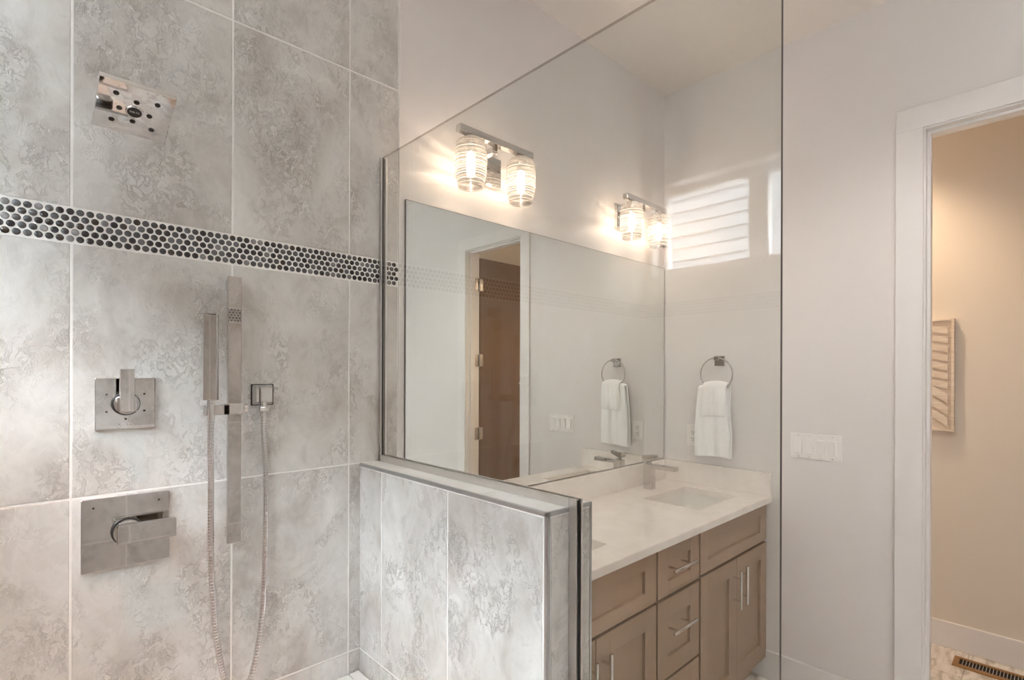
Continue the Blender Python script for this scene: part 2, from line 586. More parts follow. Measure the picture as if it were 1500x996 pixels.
# --- tiles: bevelled slabs on a grout bed, one mesh per clad wall
def tile_mesh(rects, to3, thick, grout_depth, bed):
    """rects: (u0,u1,v0,v1); to3(u,v,w) with w out of the wall; each tile carries its own shift of the stone pattern"""
    bm = new()
    lay = bm.faces.layers.int.new('tid')
    shifts = []
    def cube(u0, u1, v0, v1, w0, w1, mi, bev):
        t = bmesh.new()
        P = [to3(u, v, w) for w in (w0, w1) for (u, v) in ((u0, v0), (u1, v0), (u1, v1), (u0, v1))]
        vs = [t.verts.new(p) for p in P]
        for f in ((0, 3, 2, 1), (4, 5, 6, 7), (0, 1, 5, 4), (1, 2, 6, 5), (2, 3, 7, 6), (3, 0, 4, 7)):
            t.faces.new([vs[i] for i in f])
        bmesh.ops.recalc_face_normals(t, faces=t.faces[:])
        if bev:
            bmesh.ops.bevel(t, geom=t.edges[:], offset=bev, segments=1, affect='EDGES')
        return join(bm, t, mi)
    for r in rects:
        fs = cube(*r, 0.001, thick, 0, 0.0012)
        for f in fs:
            f[lay] = len(shifts)
        shifts.append((random.uniform(-20, 20), random.uniform(-20, 20), random.uniform(-20, 20)))
    shifts.append((0, 0, 0))
    for b in bed:
        for f in cube(*b, 0.0005, grout_depth, 1, 0):
            f[lay] = len(shifts) - 1
    return bm, shifts

def tile_obj(name, rects, to3, bed, parent=None, thick=0.010, grout=0.0088):
    bm, shifts = tile_mesh(rects, to3, thick, grout, bed)
    lay = bm.faces.layers.int['tid']
    ids = []
    bm.faces.ensure_lookup_table()
    for f in bm.faces:
        ids += [f[lay]] * len(f.loops)
    o = obj(name, bm, [M['tile'], M['grout']], parent)
    at = o.data.color_attributes.new('tile_shift', 'FLOAT_COLOR', 'CORNER')
    flat = []
    for i in ids:
        flat += [shifts[i][0], shifts[i][1], shifts[i][2], 1.0]
    at.data.foreach_set('color', flat)
    return o

G = 0.0024                                       # half a grout joint
COLS = [-0.571, -0.243, 0.086, 0.414, 0.745]
ROWS = [0.012, 0.594, 1.176, 1.748, 1.826, 2.398, 2.98, ZC]
BAND = (1.748, 1.826)
def grid(us, vs, skip=()):
    return [(a + G, b - G, c + G, d - G) for a, b in zip(us[:-1], us[1:]) for c, d in zip(vs[:-1], vs[1:]) if (c, d) not in skip]
TILE_END = 0.918
T = 0.010
# wall faces of the tile sit on y = 0 of the fitted plane: the wall body starts just behind it
us = [XL + T] + COLS + [TILE_END]
o = tile_obj('trim_1', grid(us, ROWS, {BAND}), lambda u, v, w: (u, T - w - T + 0.0, v), [(XL + T, TILE_END, 0.012, ZC)])
o['kind'] = 'structure'
bm = B(TILE_END, TILE_END + 0.006, -0.0115, -0.0005, 0.99, ZC, bev=0.001)
struct('trim_2', bm, M['trim'])

# left and end walls of the shower
def left_rects():
    out = []
    for (a, b, c, d) in grid([YE + T, -1.64, -1.31, -0.98, -0.65, -0.32, -T - 0.001], ROWS, {BAND}):
        # cut round the window
        if b > WY0 and a < WY1 and d > WZ0 and c < WZ1:
            if c < WZ0 - 0.02: out.append((a, b, c, WZ0 - G))
            if d > WZ1 + 0.02: out.append((a, b, WZ1 + G, d))
            if a < WY0 - 0.02: out.append((a, WY0 - G, max(c, WZ0), min(d, WZ1)))
            if b > WY1 + 0.02: out.append((WY1 + G, b, max(c, WZ0), min(d, WZ1)))
        else:
            out.append((a, b, c, d))
    return out
LB = YE + T
o = tile_obj('trim_3', left_rects(), lambda u, v, w: (XL + w, u, v),
             [(LB, -T - 0.001, 0.012, WZ0), (LB, -T - 0.001, WZ1, ZC), (LB, WY0, WZ0, WZ1), (WY1, -T - 0.001, WZ0, WZ1)])
o['kind'] = 'structure'
o = tile_obj('trim_4', grid([XL + T, -0.571, -0.243, 0.086, 0.414, 0.745, 1.00], ROWS, {BAND}),
             lambda u, v, w: (u, YE + w, v), [(XL + T, 1.00, 0.012, ZC)])
o['kind'] = 'structure'

# penny-round mosaic band, domed glazed discs bedded in grout
def pennies(name, u0, u1, to3):
    bm = new()
    pitch, rowh, r, n = 0.0174, 0.01508, 0.0072, 14
    zc = (BAND[0] + BAND[1]) / 2
    for row in range(5):
        v = zc + (2 - row) * rowh
        u = u0 + r + 0.001 + (pitch / 2 if row % 2 else 0)
        while u < u1 - r:
            mi = random.choices(range(5), (34, 30, 16, 9, 9))[0]
            rings = []
            tilt = (random.uniform(-.05, .05), random.uniform(-.05, .05))
            for rr, w in ((1.0, 0.0088), (1.0, 0.0097), (0.86, 0.0106), (0.45, 0.0113)):
                rings.append([bm.verts.new(to3(u + r * rr * math.cos(2 * PI * k / n), v + r * rr * math.sin(2 * PI * k / n),
                              w + r * rr * (tilt[0] * math.cos(2 * PI * k / n) + tilt[1] * math.sin(2 * PI * k / n)) * 0.5)) for k in range(n)])
            ct = bm.verts.new(to3(u, v, 0.0115))
            for A, Bq in zip(rings[:-1], rings[1:]):
                for k in range(n):
                    f = bm.faces.new((A[k], A[(k + 1) % n], Bq[(k + 1) % n], Bq[k])); f.material_index = mi; f.smooth = True
            for k in range(n):
                f = bm.faces.new((rings[-1][k], rings[-1][(k + 1) % n], ct)); f.material_index = mi; f.smooth = True
            u += pitch
    bmesh.ops.recalc_face_normals(bm, faces=bm.faces[:])
    o = obj(name, bm, PEN)
    o['kind'] = 'structure'
    return o
pennies('trim_5', XL + T, TILE_END, lambda u, v, w: (u, -w, v))
pennies('trim_6', LB, -T, lambda u, v, w: (XL + w, u, v))
pennies('trim_7', XL + T, 1.00, lambda u, v, w: (u, YE + w, v))

# --- pony wall with tiled faces, cap and metal edge profiles
bm = B(PX0 + T, PX1 - T, PY + T, -0.001, 0, PZ - T)
pony = struct('wall_pony', bm, M['grout'])
tile_obj('inner_tile_face', grid([PY + 0.012, -0.472, -0.145, -0.0115], [0.012, 0.594, PZ - 0.010]), lambda u, v, w: (PX0 + T - w, u, v),
         [(PY + 0.010, -0.0115, 0.012, PZ - 0.003)], pony)
tile_obj('end_tile_face', grid([PX0 + 0.009, PX1 - 0.004], [0.012, 0.594, PZ - 0.010]), lambda u, v, w: (u, PY + T - w, v),
         [(PX0 + 0.006, PX1 - 0.003, 0.012, PZ - 0.003)], pony)
tile_obj('outer_tile_face', grid([PY + 0.012, -0.60], [0.012, 0.594, PZ - 0.010]), lambda u, v, w: (PX1 - T + w, u, v),
         [(PY + 0.010, -0.60, 0.012, PZ - 0.003)], pony)
bm, _ = new(), 0
for a, b in ((PY + 0.003, -0.592), (-0.592, -0.188), (-0.188, -0.0115)):
    box(bm, PX0 + 0.004, PX1 - 0.004, a + 0.0012, b - 0.0012, PZ - 0.010, PZ, bev=0.001)
obj('cap_tile', bm, M['bench'], pony)
bm = new()
box(bm, PX0 - 0.001, PX0 + 0.007, PY - 0.001, -0.0115, PZ - 0.009, PZ + 0.001, bev=0.0015)
box(bm, PX0 - 0.001, PX1 + 0.001, PY - 0.001, PY + 0.006, PZ - 0.009, PZ + 0.001, bev=0.0015)
box(bm, PX0 - 0.001, PX0 + 0.009, PY - 0.001, PY + 0.009, 0.012, PZ - 0.0005, bev=0.002)
box(bm, PX1 - 0.006, PX1 + 0.001, PY - 0.001, PY + 0.008, 0.012, PZ - 0.0005, bev=0.0015)
obj('metal_edge_profile', bm, M['edge'], pony)

# --- bench along the tiled wall (only its corner is in view)
bench = thing('shower_bench', 'pale tiled bench top in the shower corner under the hand shower hose', 'bench', (0.03, -0.2, 0.0))
bm = new()
BZ = 0.527
box(bm, XL + T + 0.001, PX0 - 0.001, -0.36, -T - 0.001, 0.0, BZ - 0.012)
obj('bench_body', bm, M['grout'], bench)
bm = new()
bx = [XL + T + 0.001] + COLS + [PX0 - 0.001]
for a, b in zip(bx[:-1], bx[1:]):
    box(bm, a + G, b - G, -0.37, -T - 0.003, BZ - 0.012, BZ, bev=0.001)
obj('bench_top', bm, M['bench'], bench)

# --- baseboards
struct('baseboard_right', B(XR - 0.014, XR, DY0 + 0.095, -0.03, 0, 0.138, bev=0.003), M['trim'])
struct('baseboard_right_2', B(XR - 0.014, XR, YF, DY1 - 0.095, 0, 0.138, bev=0.003), M['trim'])
struct('baseboard_front', B(0.95, XR - 0.015, YF, YF + 0.014, 0, 0.138, bev=0.003), M['trim'])
struct('baseboard_toilet', B(TX1 - 0.014, TX1, -1.93, -0.001, 0, 0.138, bev=0.003), M['trim'])

# --- doorway: jamb lining, stop, casing on both sides, all one frame
bm = new()
W0, W1 = XR - 0.001, TX0 + 0.001
box(bm, W0, W1, DY0, DY0 + 0.019, 0, DZ + 0.019, bev=0.001)
box(bm, W0, W1, DY1 - 0.019, DY1, 0, DZ + 0.019, bev=0.001)
box(bm, W0, W1, DY1, DY0, DZ, DZ + 0.019, bev=0.001)
sx0, sx1 = XR + 0.035, XR + 0.075
box(bm, sx0, sx1, DY0 - 0.011, DY0, 0, DZ - 0.011, bev=0.001)
box(bm, sx0, sx1, DY1, DY1 + 0.011, 0, DZ - 0.011, bev=0.001)
box(bm, sx0, sx1, DY1, DY0, DZ - 0.011, DZ, bev=0.001)
for xa, xb in ((XR - 0.014, XR - 0.0005), (TX0 + 0.0005, TX0 + 0.014)):
    box(bm, xa, xb, DY0 + 0.006, DY0 + 0.096, 0, DZ + 0.006, bev=0.0015)
    box(bm, xa, xb, DY1 - 0.096, DY1 - 0.006, 0, DZ + 0.006, bev=0.0015)
    box(bm, xa, xb, DY1 - 0.096, DY0 + 0.096, DZ + 0.006, DZ + 0.096, bev=0.0015)
struct('trim_8', bm, M['trim'])

# door leaf, swung open square into the little room
DT = 0.035
door = struct('door_1', B(TX0 + 0.020, TX0 + 0.600, DY1 - DT, DY1, 0.012, DZ - 0.03, bev=0.002), M['door'])
bm = new()
hx = TX0 + 0.525
cyl(bm, (hx, DY1, 1.375), (hx, DY1 + 0.008, 1.375), 0.028, bev=0.002)
cyl(bm, (hx, DY1 + 0.008, 1.375), (hx, DY1 + 0.045, 1.375), 0.010)
box(bm, hx - 0.115, hx + 0.012, DY1 + 0.040, DY1 + 0.054, 1.366, 1.384, bev=0.004)
obj('lever_handle', bm, M['satin'], door, 40)
for z in (0.965, 1.565, 2.185):
    bm = new()
    box(bm, TX0 + 0.003, TX0 + 0.019, DY1 - 0.034, DY1 + 0.0015, z - 0.05, z + 0.05, bev=0.001)
    cyl(bm, (TX0 + 0.010, DY1 + 0.007, z - 0.052), (TX0 + 0.010, DY1 + 0.007, z + 0.052), 0.0065, 14)
    box(bm, TX0 - 0.034, TX0 + 0.002, DY1 + 0.0002, DY1 + 0.002, z - 0.05, z + 0.05, bev=0.0006)
    box(bm, TX0 + 0.018, TX0 + 0.050, DY1 + 0.0002, DY1 + 0.002, z - 0.05, z + 0.05, bev=0.0006)
    obj('hinge', bm, M['chrome'], door, 40)

# --- windows
def window(name, us, vs, to3, wdepth, mull):
    """frame with a mullion and two panes; u across, v up, w outwards"""
    f = new()
    (u0, u1), (v0, v1) = us, vs
    def bar(a, b, c, d, w0, w1):
        p, q = to3(a, c, w0), to3(b, d, w1)
        box(f, min(p[0], q[0]), max(p[0], q[0]), min(p[1], q[1]), max(p[1], q[1]), min(p[2], q[2]), max(p[2], q[2]), bev=0.002)
    t = 0.040
    w0, w1 = wdepth
    bar(u0, u1, v0, v0 + t, w0, w1); bar(u0, u1, v1 - t, v1, w0, w1)
    bar(u0, u0 + t, v0 + t, v1 - t, w0, w1); bar(u1 - t, u1, v0 + t, v1 - t, w0, w1)
    for um in mull:
        bar(um - 0.044, um + 0.044, v0 + t, v1 - t, w0 + 0.004, w1 - 0.004)
    o = struct(name, f, M['trim'])
    wm = (w0 + w1) / 2
    ed = [u0 + t] + [q for um in mull for q in (um - 0.044, um + 0.044)] + [u1 - t]
    for a, b in zip(ed[0::2], ed[1::2]):
        g = new()
        p, q = to3(a, v0 + t, wm - 0.002), to3(b, v1 - t, wm + 0.002)
        box(g, min(p[0], q[0]), max(p[0], q[0]), min(p[1], q[1]), max(p[1], q[1]), min(p[2], q[2]), max(p[2], q[2]))
        obj('pane', g, M['windowglass'], o)
    return o
window('window_1', (WY0, WY1), (WZ0, WZ1), lambda u, v, w: (XL - w, u, v), (0.06, 0.12), [-1.09, -0.5625])
window('window_fill', (RY0, RY1), (RZ0, RZ1), lambda u, v, w: (XL - w, u, v), (0.06, 0.12), [-2.65])  # unseen window, added to bring daylight onto the right wall

# neighbour's siding outside the shower window, and the ground
bm = new()
for k in range(31):
    z = 0.0 + k * 0.15
    vs = [bm.verts.new(p) for p in ((-4.2, -7, z), (-4.2, 5, z), (-4.225, 5, z + 0.152), (-4.225, -7, z + 0.152), (-4.3, -7, z), (-4.3, 5, z))]
    bm.faces.new((vs[0], vs[1], vs[2], vs[3])); bm.faces.new((vs[4], vs[5], vs[1], vs[0]))
tag(obj('neighbour_house_wall', bm, M['siding'], base=(-4.25, -1, 0)), 'grey lap siding house wall seen mirrored in the shower glass', 'house')
struct('trim_9', B(-14, 14, -16, 8, -0.45, -0.15), M['ground'])

# ================================================================== SHOWER GLASS
glass = thing('shower_glass_panel', 'tall clear notched glass panel standing on the tiled pony wall', 'glass panel', (GX, -0.6, 0.0))
bm = new()
gy0, gy1, gt = -0.004, -1.231, 2.155
poly = [(gy0, PZ + 0.003), (gy0, gt), (gy1, gt), (gy1, 0.015), (PY - 0.005, 0.015), (PY - 0.005, PZ + 0.003)]
A = [bm.verts.new((GX - 0.004, y, z)) for y, z in poly]
Bv = [bm.verts.new((GX + 0.004, y, z)) for y, z in poly]
bm.faces.new(A); bm.faces.new(Bv[::-1])
for k in range(6):
    f = bm.faces.new((A[k], Bv[k], Bv[(k + 1) % 6], A[(k + 1) % 6]))
    f.material_index = 2 if k == 1 else 1
bmesh.ops.recalc_face_normals(bm, faces=bm.faces[:])
obj('glass_pane', bm, [M['glass'], M['brownline'], M['topedge']], glass)
bm = new()
x0, x1 = GX - 0.011, GX + 0.011
# cap channel
box(bm, x0, GX - 0.0045, PY, -0.0125, PZ, PZ + 0.020, bev=0.0006)
box(bm, GX + 0.0045, x1, PY, -0.0125, PZ, PZ + 0.020, bev=0.0006)
# wall channel
box(bm, x0, GX - 0.0045, -0.024, -0.0122, PZ, gt - 0.002, bev=0.0006)
box(bm, GX + 0.0045, x1, -0.024, -0.0122, PZ, gt - 0.002, bev=0.0006)
# channel down the end of the pony wall
box(bm, x0, GX - 0.0045, PY - 0.022, PY - 0.0012, 0.015, PZ + 0.020, bev=0.0006)
box(bm, GX + 0.0045, x1, PY - 0.022, PY - 0.0012, 0.015, PZ + 0.020, bev=0.0006)
obj('u_channel', bm, M['alu'], glass)
bm = new()
box(bm, GX - 0.0068, GX - 0.0041, PY - 0.0245, PY - 0.0222, 0.02, PZ + 0.018)
obj('gap_shade_strip', bm, M['black'], glass)  # dark strip painting in the shade between channel and glass
bm = new()
box(bm, GX - 0.0068, GX - 0.0041, -0.0258, -0.0242, PZ + 0.02, gt - 0.003)
obj('gap_shade_strip', bm, M['black'], glass)  # the same painted shade line along the wall channel

# ================================================================== SHOWER FIXTURES
# --- shower head: square plate tilted towards the room
H0 = Vector((0.177, -0.186, 2.007)); TL = 1.113; S = 0.130
u = Vector((1, 0.02, 0)).normalized()
nrm = Vector((0, -math.cos(TL), -math.sin(TL)))
v = nrm.cross(u).normalized()
if v.y > 0: v = -v                      # towards the room = upper edge in the photo
HM = Matrix.Translation(H0) @ Matrix(((u.x, v.x, nrm.x), (u.y, v.y, nrm.y), (u.z, v.z, nrm.z))).to_4x4()
head = thing('overhead_shower', 'square tilted chrome shower head with black nozzles, high on the tile', 'shower head', (0.177, 0.0, 2.10))
def headbm(fn):
    bm = new(); fn(bm); bmesh.ops.transform(bm, matrix=HM, verts=bm.verts[:])
    bmesh.ops.recalc_face_normals(bm, faces=bm.faces[:]); return bm
obj('spray_plate', headbm(lambda b: box(b, -S / 2, S / 2, -S / 2, S / 2, -0.012, 0.0, bev=0.0012)), M['chrome'], head)
for (a, b) in ((-.27, .27), (.27, .27), (-.27, -.27), (.27, -.27), (0, .2), (-.2, 0), (0, -.2), (.2, 0)):
    obj('nozzle', headbm(lambda q: (cyl(q, (a * S, b * S, -0.001), (a * S, b * S, 0.0012), 0.0052, 18, bev=0.0006))), M['black'], head, 40)
def ringf(q):
    lathe(q, [(0.0128, 0.0), (0.0128, 0.0016), (0.0150, 0.0016), (0.0158, 0.0)], (0, 0, 0), n=32)
obj('centre_ring', headbm(ringf), M['chrome'], head, 40)
disc = obj('centre_disc', headbm(lambda q: cyl(q, (0, 0, -0.001), (0, 0, 0.001), 0.0127, 28)), M['black'], head, 40)
tb = text_bm('DELTA', 0.0058, HM @ Matrix.Translation((0, 0, 0.0014)), 0.0002)
obj('lettering', tb, M['alu'], disc)
bm = new()
back = H0 - nrm * 0.012
cyl(bm, back, back - nrm * 0.018, 0.016, 24, bev=0.002)
cyl(bm, back - nrm * 0.016, back - nrm * 0.03, 0.011, 20)
obj('ball_joint', bm, M['chrome'], head, 40)
bm = new()
e = back - nrm * 0.028
tube(bm, spline([e, e + Vector((0, 0.03, 0.03)), (0.177, -0.08, e.z + 0.045), (0.177, -0.011, e.z + 0.045)], 24), 0.0095, 16)
obj('shower_arm', bm, M['chrome'], head, 60)
obj('wall_flange', B(0.147, 0.207, -0.020, -0.0105, e.z + 0.015, e.z + 0.075, bev=0.002), M['chrome'], head)

# --- upper valve: square plate, round collar, upright lever
vt = thing('diverter_valve', 'small square chrome valve plate with an upright lever', 'valve', (0.184, 0.0, 1.386))
obj('plate', B(0.127, 0.242, -0.018, -0.0105, 1.326, 1.446, bev=0.0015), M['chrome'], vt)
bm = new()
cyl(bm, (0.184, -0.018, 1.386), (0.184, -0.030, 1.386), 0.027, 36, bev=0.0015)
obj('dark_collar', bm, M['black'], vt, 40)
bm = new()
cyl(bm, (0.184, -0.018, 1.386), (0.184, -0.036, 1.386), 0.0245, 36, bev=0.0015)
box(bm, 0.166, 0.202, -0.050, -0.034, 1.368, 1.404, bev=0.002)
obj('collar', bm, M['chrome'], vt, 40)
lv = obj('lever', B(0.168, 0.196, -0.062, -0.048, 1.368, 1.467, bev=0.0015), M['chrome'], vt)
tb = text_bm('DELTA', 0.011, Matrix.Translation((0.184, -0.0182, 1.337)) @ Matrix.Rotation(PI / 2, 4, 'X'), 0.0003)
obj('lettering', tb, M['alu'], vt)
for (dx, dz, w) in ((-0.036, 0.022, 0.004), (-0.036, -0.018, 0.004), (0.0, -0.036, 0.004), (0.036, -0.018, 0.004), (0.036, 0.022, 0.004)):
    obj('position_mark', B(0.184 + dx - w / 2, 0.184 + dx + w / 2, -0.0184, -0.0178, 1.386 + dz - w / 2, 1.386 + dz + w / 2), M['slot'], vt)

# --- lower valve: larger plate, lever pointing right
vt = thing('mixer_valve', 'large square chrome valve plate with a horizontal lever pointing right', 'valve', (0.187, 0.0, 1.087))
obj('plate', B(0.103, 0.272, -0.018, -0.0105, 1.004, 1.170, bev=0.0015), M['chrome'], vt)
for x in (0.125, 0.250):
    bm = new()
    cyl(bm, (x, -0.0178, 1.150), (x, -0.0186, 1.150), 0.0022, 12)
    obj('plate_screw', bm, M['slot'], vt)
bm = new()
cyl(bm, (0.187, -0.018, 1.088), (0.187, -0.026, 1.088), 0.031, 36, bev=0.0015)
obj('dark_collar', bm, M['black'], vt, 40)
bm = new()
cyl(bm, (0.187, -0.018, 1.088), (0.187, -0.040, 1.088), 0.028, 36, bev=0.0015)
box(bm, 0.165, 0.209, -0.056, -0.038, 1.066, 1.110, bev=0.002)
obj('collar', bm, M['chrome'], vt, 40)
obj('lever', B(0.165, 0.277, -0.070, -0.054, 1.068, 1.112, bev=0.0015), M['chrome'], vt)

# --- slide bar with brackets and the sliding holder
sb = thing('slide_bar', 'tall vertical flat chrome slide bar fixed to the shower tile', 'slide bar', (0.404, 0.0, 1.02))
obj('bar', B(0.388, 0.420, -0.070, -0.058, 1.022, 1.706, bev=0.0012), M['chrome'], sb)
for z in (1.690, 1.040):
    obj('bracket', B(0.397, 0.413, -0.058, -0.0105, z - 0.014, z + 0.014, bev=0.0012), M['chrome'], sb)
bm = new()
box(bm, 0.384, 0.424, -0.078, -0.054, 1.352, 1.381, bev=0.0015)
box(bm, 0.330, 0.386, -0.094, -0.080, 1.354, 1.379, bev=0.0015)
box(bm, 0.372, 0.386, -0.094, -0.060, 1.354, 1.379, bev=0.0015)
cyl(bm, (0.424, -0.066, 1.3665), (0.434, -0.066, 1.3665), 0.012, 24, bev=0.001)
obj('holder', bm, M['satin'], sb, 40)

# --- hand shower (rests in the holder) with its hose
hs = thing('hand_shower', 'slim square chrome hand shower standing in the holder left of the slide bar', 'hand shower', (0.340, -0.100, 1.385))
R = Matrix.Translation((0.342, -0.103, 0)) @ Matrix.Rotation(math.radians(-27), 4, 'Z')
bm = new()
box(bm, -0.0145, 0.0145, -0.011, 0.011, 1.392, 1.603, bev=0.0012)
bmesh.ops.transform(bm, matrix=R, verts=bm.verts[:])
obj('wand', bm, M['chrome'], hs)
bm = new()
box(bm, -0.0125, 0.0125, 0.0105, 0.0125, 1.41, 1.45, bev=0.0005)
bmesh.ops.transform(bm, matrix=R, verts=bm.verts[:])
obj('spray_face', bm, M['black'], hs)
bm = new()
cyl(bm, (0.342, -0.103, 1.393), (0.342, -0.103, 1.345), 0.0085, 20, bev=0.0008)
obj('neck', bm, M['chrome'], hs, 40)

ox, oz = 0.489, 1.399
wo = thing('wall_outlet_elbow', 'small square chrome water outlet right of the slide bar', 'water outlet', (ox, 0.0, oz))
obj('dark_base_plate', B(ox - 0.029, ox + 0.029, -0.016, -0.0105, oz - 0.029, oz + 0.029, bev=0.001), M['black'], wo)
bm = new()
t = bmesh.new()
bmesh.ops.create_cone(t, cap_ends=True, segments=4, radius1=0.0275 * 1.414, radius2=0.019 * 1.414, depth=0.018)
join(bm, t, 0, Matrix.Translation((ox, -0.0250, oz)) @ Matrix.Rotation(PI / 2, 4, 'X') @ Matrix.Rotation(PI / 4, 4, 'Z'))
bmesh.ops.bevel(bm, geom=bm.edges[:], offset=0.0015, segments=2, affect='EDGES')
obj('cover', bm, M['chrome'], wo)
bm = new()
cyl(bm, (ox, -0.026, oz - 0.020), (ox, -0.026, oz - 0.034), 0.0085, 20)
cyl(bm, (ox, -0.026, oz - 0.033), (ox, -0.026, oz - 0.045), 0.0125, 6, bev=0.001)
cyl(bm, (ox, -0.026, oz - 0.045), (ox, -0.026, oz - 0.060), 0.0095, 20, bev=0.001)
obj('hose_nut', bm, M['chrome'], wo, 40)

path = spline([(0.342, -0.103, 1.347), (0.342, -0.098, 1.28), (0.349, -0.075, 1.19), (0.354, -0.055, 1.02), (0.360, -0.048, 0.90), (0.369, -0.044, 0.79),
               (0.387, -0.044, 0.675), (0.404, -0.044, 0.625), (0.421, -0.044, 0.608), (0.438, -0.044, 0.622), (0.457, -0.042, 0.66), (0.478, -0.040, 0.765), (0.488, -0.037, 0.89),
               (0.4925, -0.034, 1.05), (0.4925, -0.030, 1.20), (0.489, -0.026, 1.30), (ox, -0.026, 1.341)], 760)
bm = new()
tube(bm, path, lambda i: 0.0066 + (0.0009 if (i % 4) < 2 else 0.0), 12)
tag(obj('shower_hose', bm, M['hose'], smooth=80, base=(0.421, -0.044, 0.60)), 'ribbed metal shower hose hanging in a long loop down the tile', 'hose')

# ================================================================== MIRROR
mx0, mx1, mz0, mz1 = 0.948, 2.610, 0.992, 2.046
mr = thing('wall_mirror', 'large frameless mirror above the double vanity', 'mirror', ((mx0 + mx1) / 2, 0, mz0))
bm = new()
fs = box(bm, mx0, mx1, -0.006, -0.0005, mz0, mz1)
for f in bm.faces:
    f.material_index = 0 if f.normal.y < -0.9 else 1
bm.normal_update()
front = [f for f in bm.faces if f.normal.y < -0.9]
rim = bmesh.ops.inset_region(bm, faces=front, thickness=0.0022, depth=0.0)['faces']
for f in bm.faces:
    f.material_index = 1
for f in front:
    f.material_index = 0
obj('mirror_sheet', bm, [M['mirror'], M['mirroredge']], mr)

# ================================================================== VANITY
CX0 = PX1 + 0.002
CT, CB = 0.878, 0.848
YC = -0.578
S1 = (1.07, 1.46); S2 = (2.113, 2.503); SY = (-0.462, -0.185)
top = thing('vanity_worktop', 'white quartz worktop with two sink cut-outs and low backsplash', 'worktop', (1.77, -0.3, CB))
bm = new()
cells(bm, [CX0, S1[0], S1[1], S2[0], S2[1], XR - 0.001], [YC, SY[0], SY[1], -0.001], {(1, 1), (3, 1)}, lambda a, b, c: (a, b, c), CB, CT)
es = [e for e in bm.edges if e.is_manifold and e.calc_face_angle(0) > 1.0]
bmesh.ops.bevel(bm, geom=es, offset=0.002, segments=2, affect='EDGES')
obj('slab', bm, M['quartz'], top)
obj('backsplash', B(CX0, XR - 0.022, -0.021, -0.001, CT, 0.989, bev=0.0015), M['quartz'], top)
obj('side_splash', B(XR - 0.021, XR - 0.001, YC + 0.004, -0.001, CT, 0.989, bev=0.0015), M['quartz'], top)

def sink(xr, label):
    o = thing('undermount_sink', label, 'sink', ((xr[0] + xr[1]) / 2, (SY[0] + SY[1]) / 2, 0.70), 'undermount sinks in the vanity')
    bm = new()
    a0, a1, b0, b1 = xr[0] - 0.006, xr[1] + 0.006, SY[0] - 0.006, SY[1] + 0.006
    def loop(ins, z, r):
        pts = []
        for cx, cy, s in ((a1 - ins - r, b1 - ins - r, 0), (a0 + ins + r, b1 - ins - r, 1), (a0 + ins + r, b0 + ins + r, 2), (a1 - ins - r, b0 + ins + r, 3)):
            for k in range(6):
                an = PI / 2 * s + PI / 2 * k / 5
                pts.append(bm.verts.new((cx + r * math.cos(an), cy + r * math.sin(an), z)))
        return pts
    L = [loop(-0.022, CB - 0.001, 0.02), loop(0.0, CB - 0.001, 0.014), loop(0.006, CB - 0.06, 0.02), loop(0.012, 0.742, 0.03), loop(0.030, 0.722, 0.04), loop(0.06, 0.716, 0.04)]
    for p, q in zip(L[:-1], L[1:]):
        for k in range(24):
            bm.faces.new((p[k], p[(k + 1) % 24], q[(k + 1) % 24], q[k]))
    bm.faces.new(L[-1])
    bmesh.ops.recalc_face_normals(bm, faces=bm.faces[:])
    me_o = obj('bowl', bm, M['ceramic'], o, 50)
    sd = me_o.modifiers.new('thickness', 'SOLIDIFY')
    sd.thickness = 0.008
    sd.offset = -1
    bm = new()
    cx, cy = (a0 + a1) / 2, (b0 + b1) / 2
    lathe(bm, [(0.0, 0.7185), (0.012, 0.7185), (0.013, 0.7195), (0.023, 0.7195), (0.025, 0.7165)], (cx, cy, 0), n=28)
    obj('drain', bm, M['chrome'], o, 40)
    return o
sink(S2, 'white undermount sink on the right, below the chrome faucet')
sink(S1, 'white undermount sink on the left, mostly hidden by the pony wall')

# faucet
def faucet(x, label):
    y = -0.097
    f = thing('faucet', label, 'faucet', (x, y, CT), 'single lever faucets')
    obj('body', B(x - 0.021, x + 0.021, y - 0.022, y + 0.022, CT, 1.006, bev=0.0012), M['chrome'], f)
    obj('spout', B(x - 0.021, x + 0.021, -0.246, y - 0.021, 0.986, 1.006, bev=0.0012), M['chrome'], f)
    bm = new()
    cyl(bm, (x, y, 1.006), (x, y, 1.016), 0.014, 24)
    t = bmesh.new()
    box(t, -0.023, 0.023, -0.040, 0.026, 0.0, 0.034, bev=0.0015)
    for vv in t.verts:
        if vv.co.y < -0.03 and vv.co.z < 0.015:
            vv.co.z += 0.016
    join(bm, t, 0, Matrix.Translation((x, y, 1.016)) @ Matrix.Rotation(math.radians(-6), 4, 'X'))
    obj('lever_handle', bm, M['chrome'], f)
    return f
faucet(2.315, 'chrome square faucet at the right-hand sink')

# cabinets
FY = -0.555            # face of doors and drawer fronts
FT = 0.020
def shaker(x0, x1, z0, z1, stile, rail, name, parent):
    """frame and recessed panel as one mesh"""
    bm = new()
    bv = 0.0012
    box(bm, x0, x0 + stile, FY, FY + FT, z0, z1, bev=bv)
    box(bm, x1 - stile, x1, FY, FY + FT, z0, z1, bev=bv)
    box(bm, x0 + stile - 0.0005, x1 - stile + 0.0005, FY, FY + FT, z0, z0 + rail, bev=bv)
    box(bm, x0 + stile - 0.0005, x1 - stile + 0.0005, FY, FY + FT, z1 - rail, z1, bev=bv)
    box(bm, x0 + stile - 0.003, x1 - stile + 0.003, FY + 0.011, FY + FT - 0.002, z0 + rail - 0.003, z1 - rail + 0.003)
    return obj(name, bm, M['taupe'], parent)

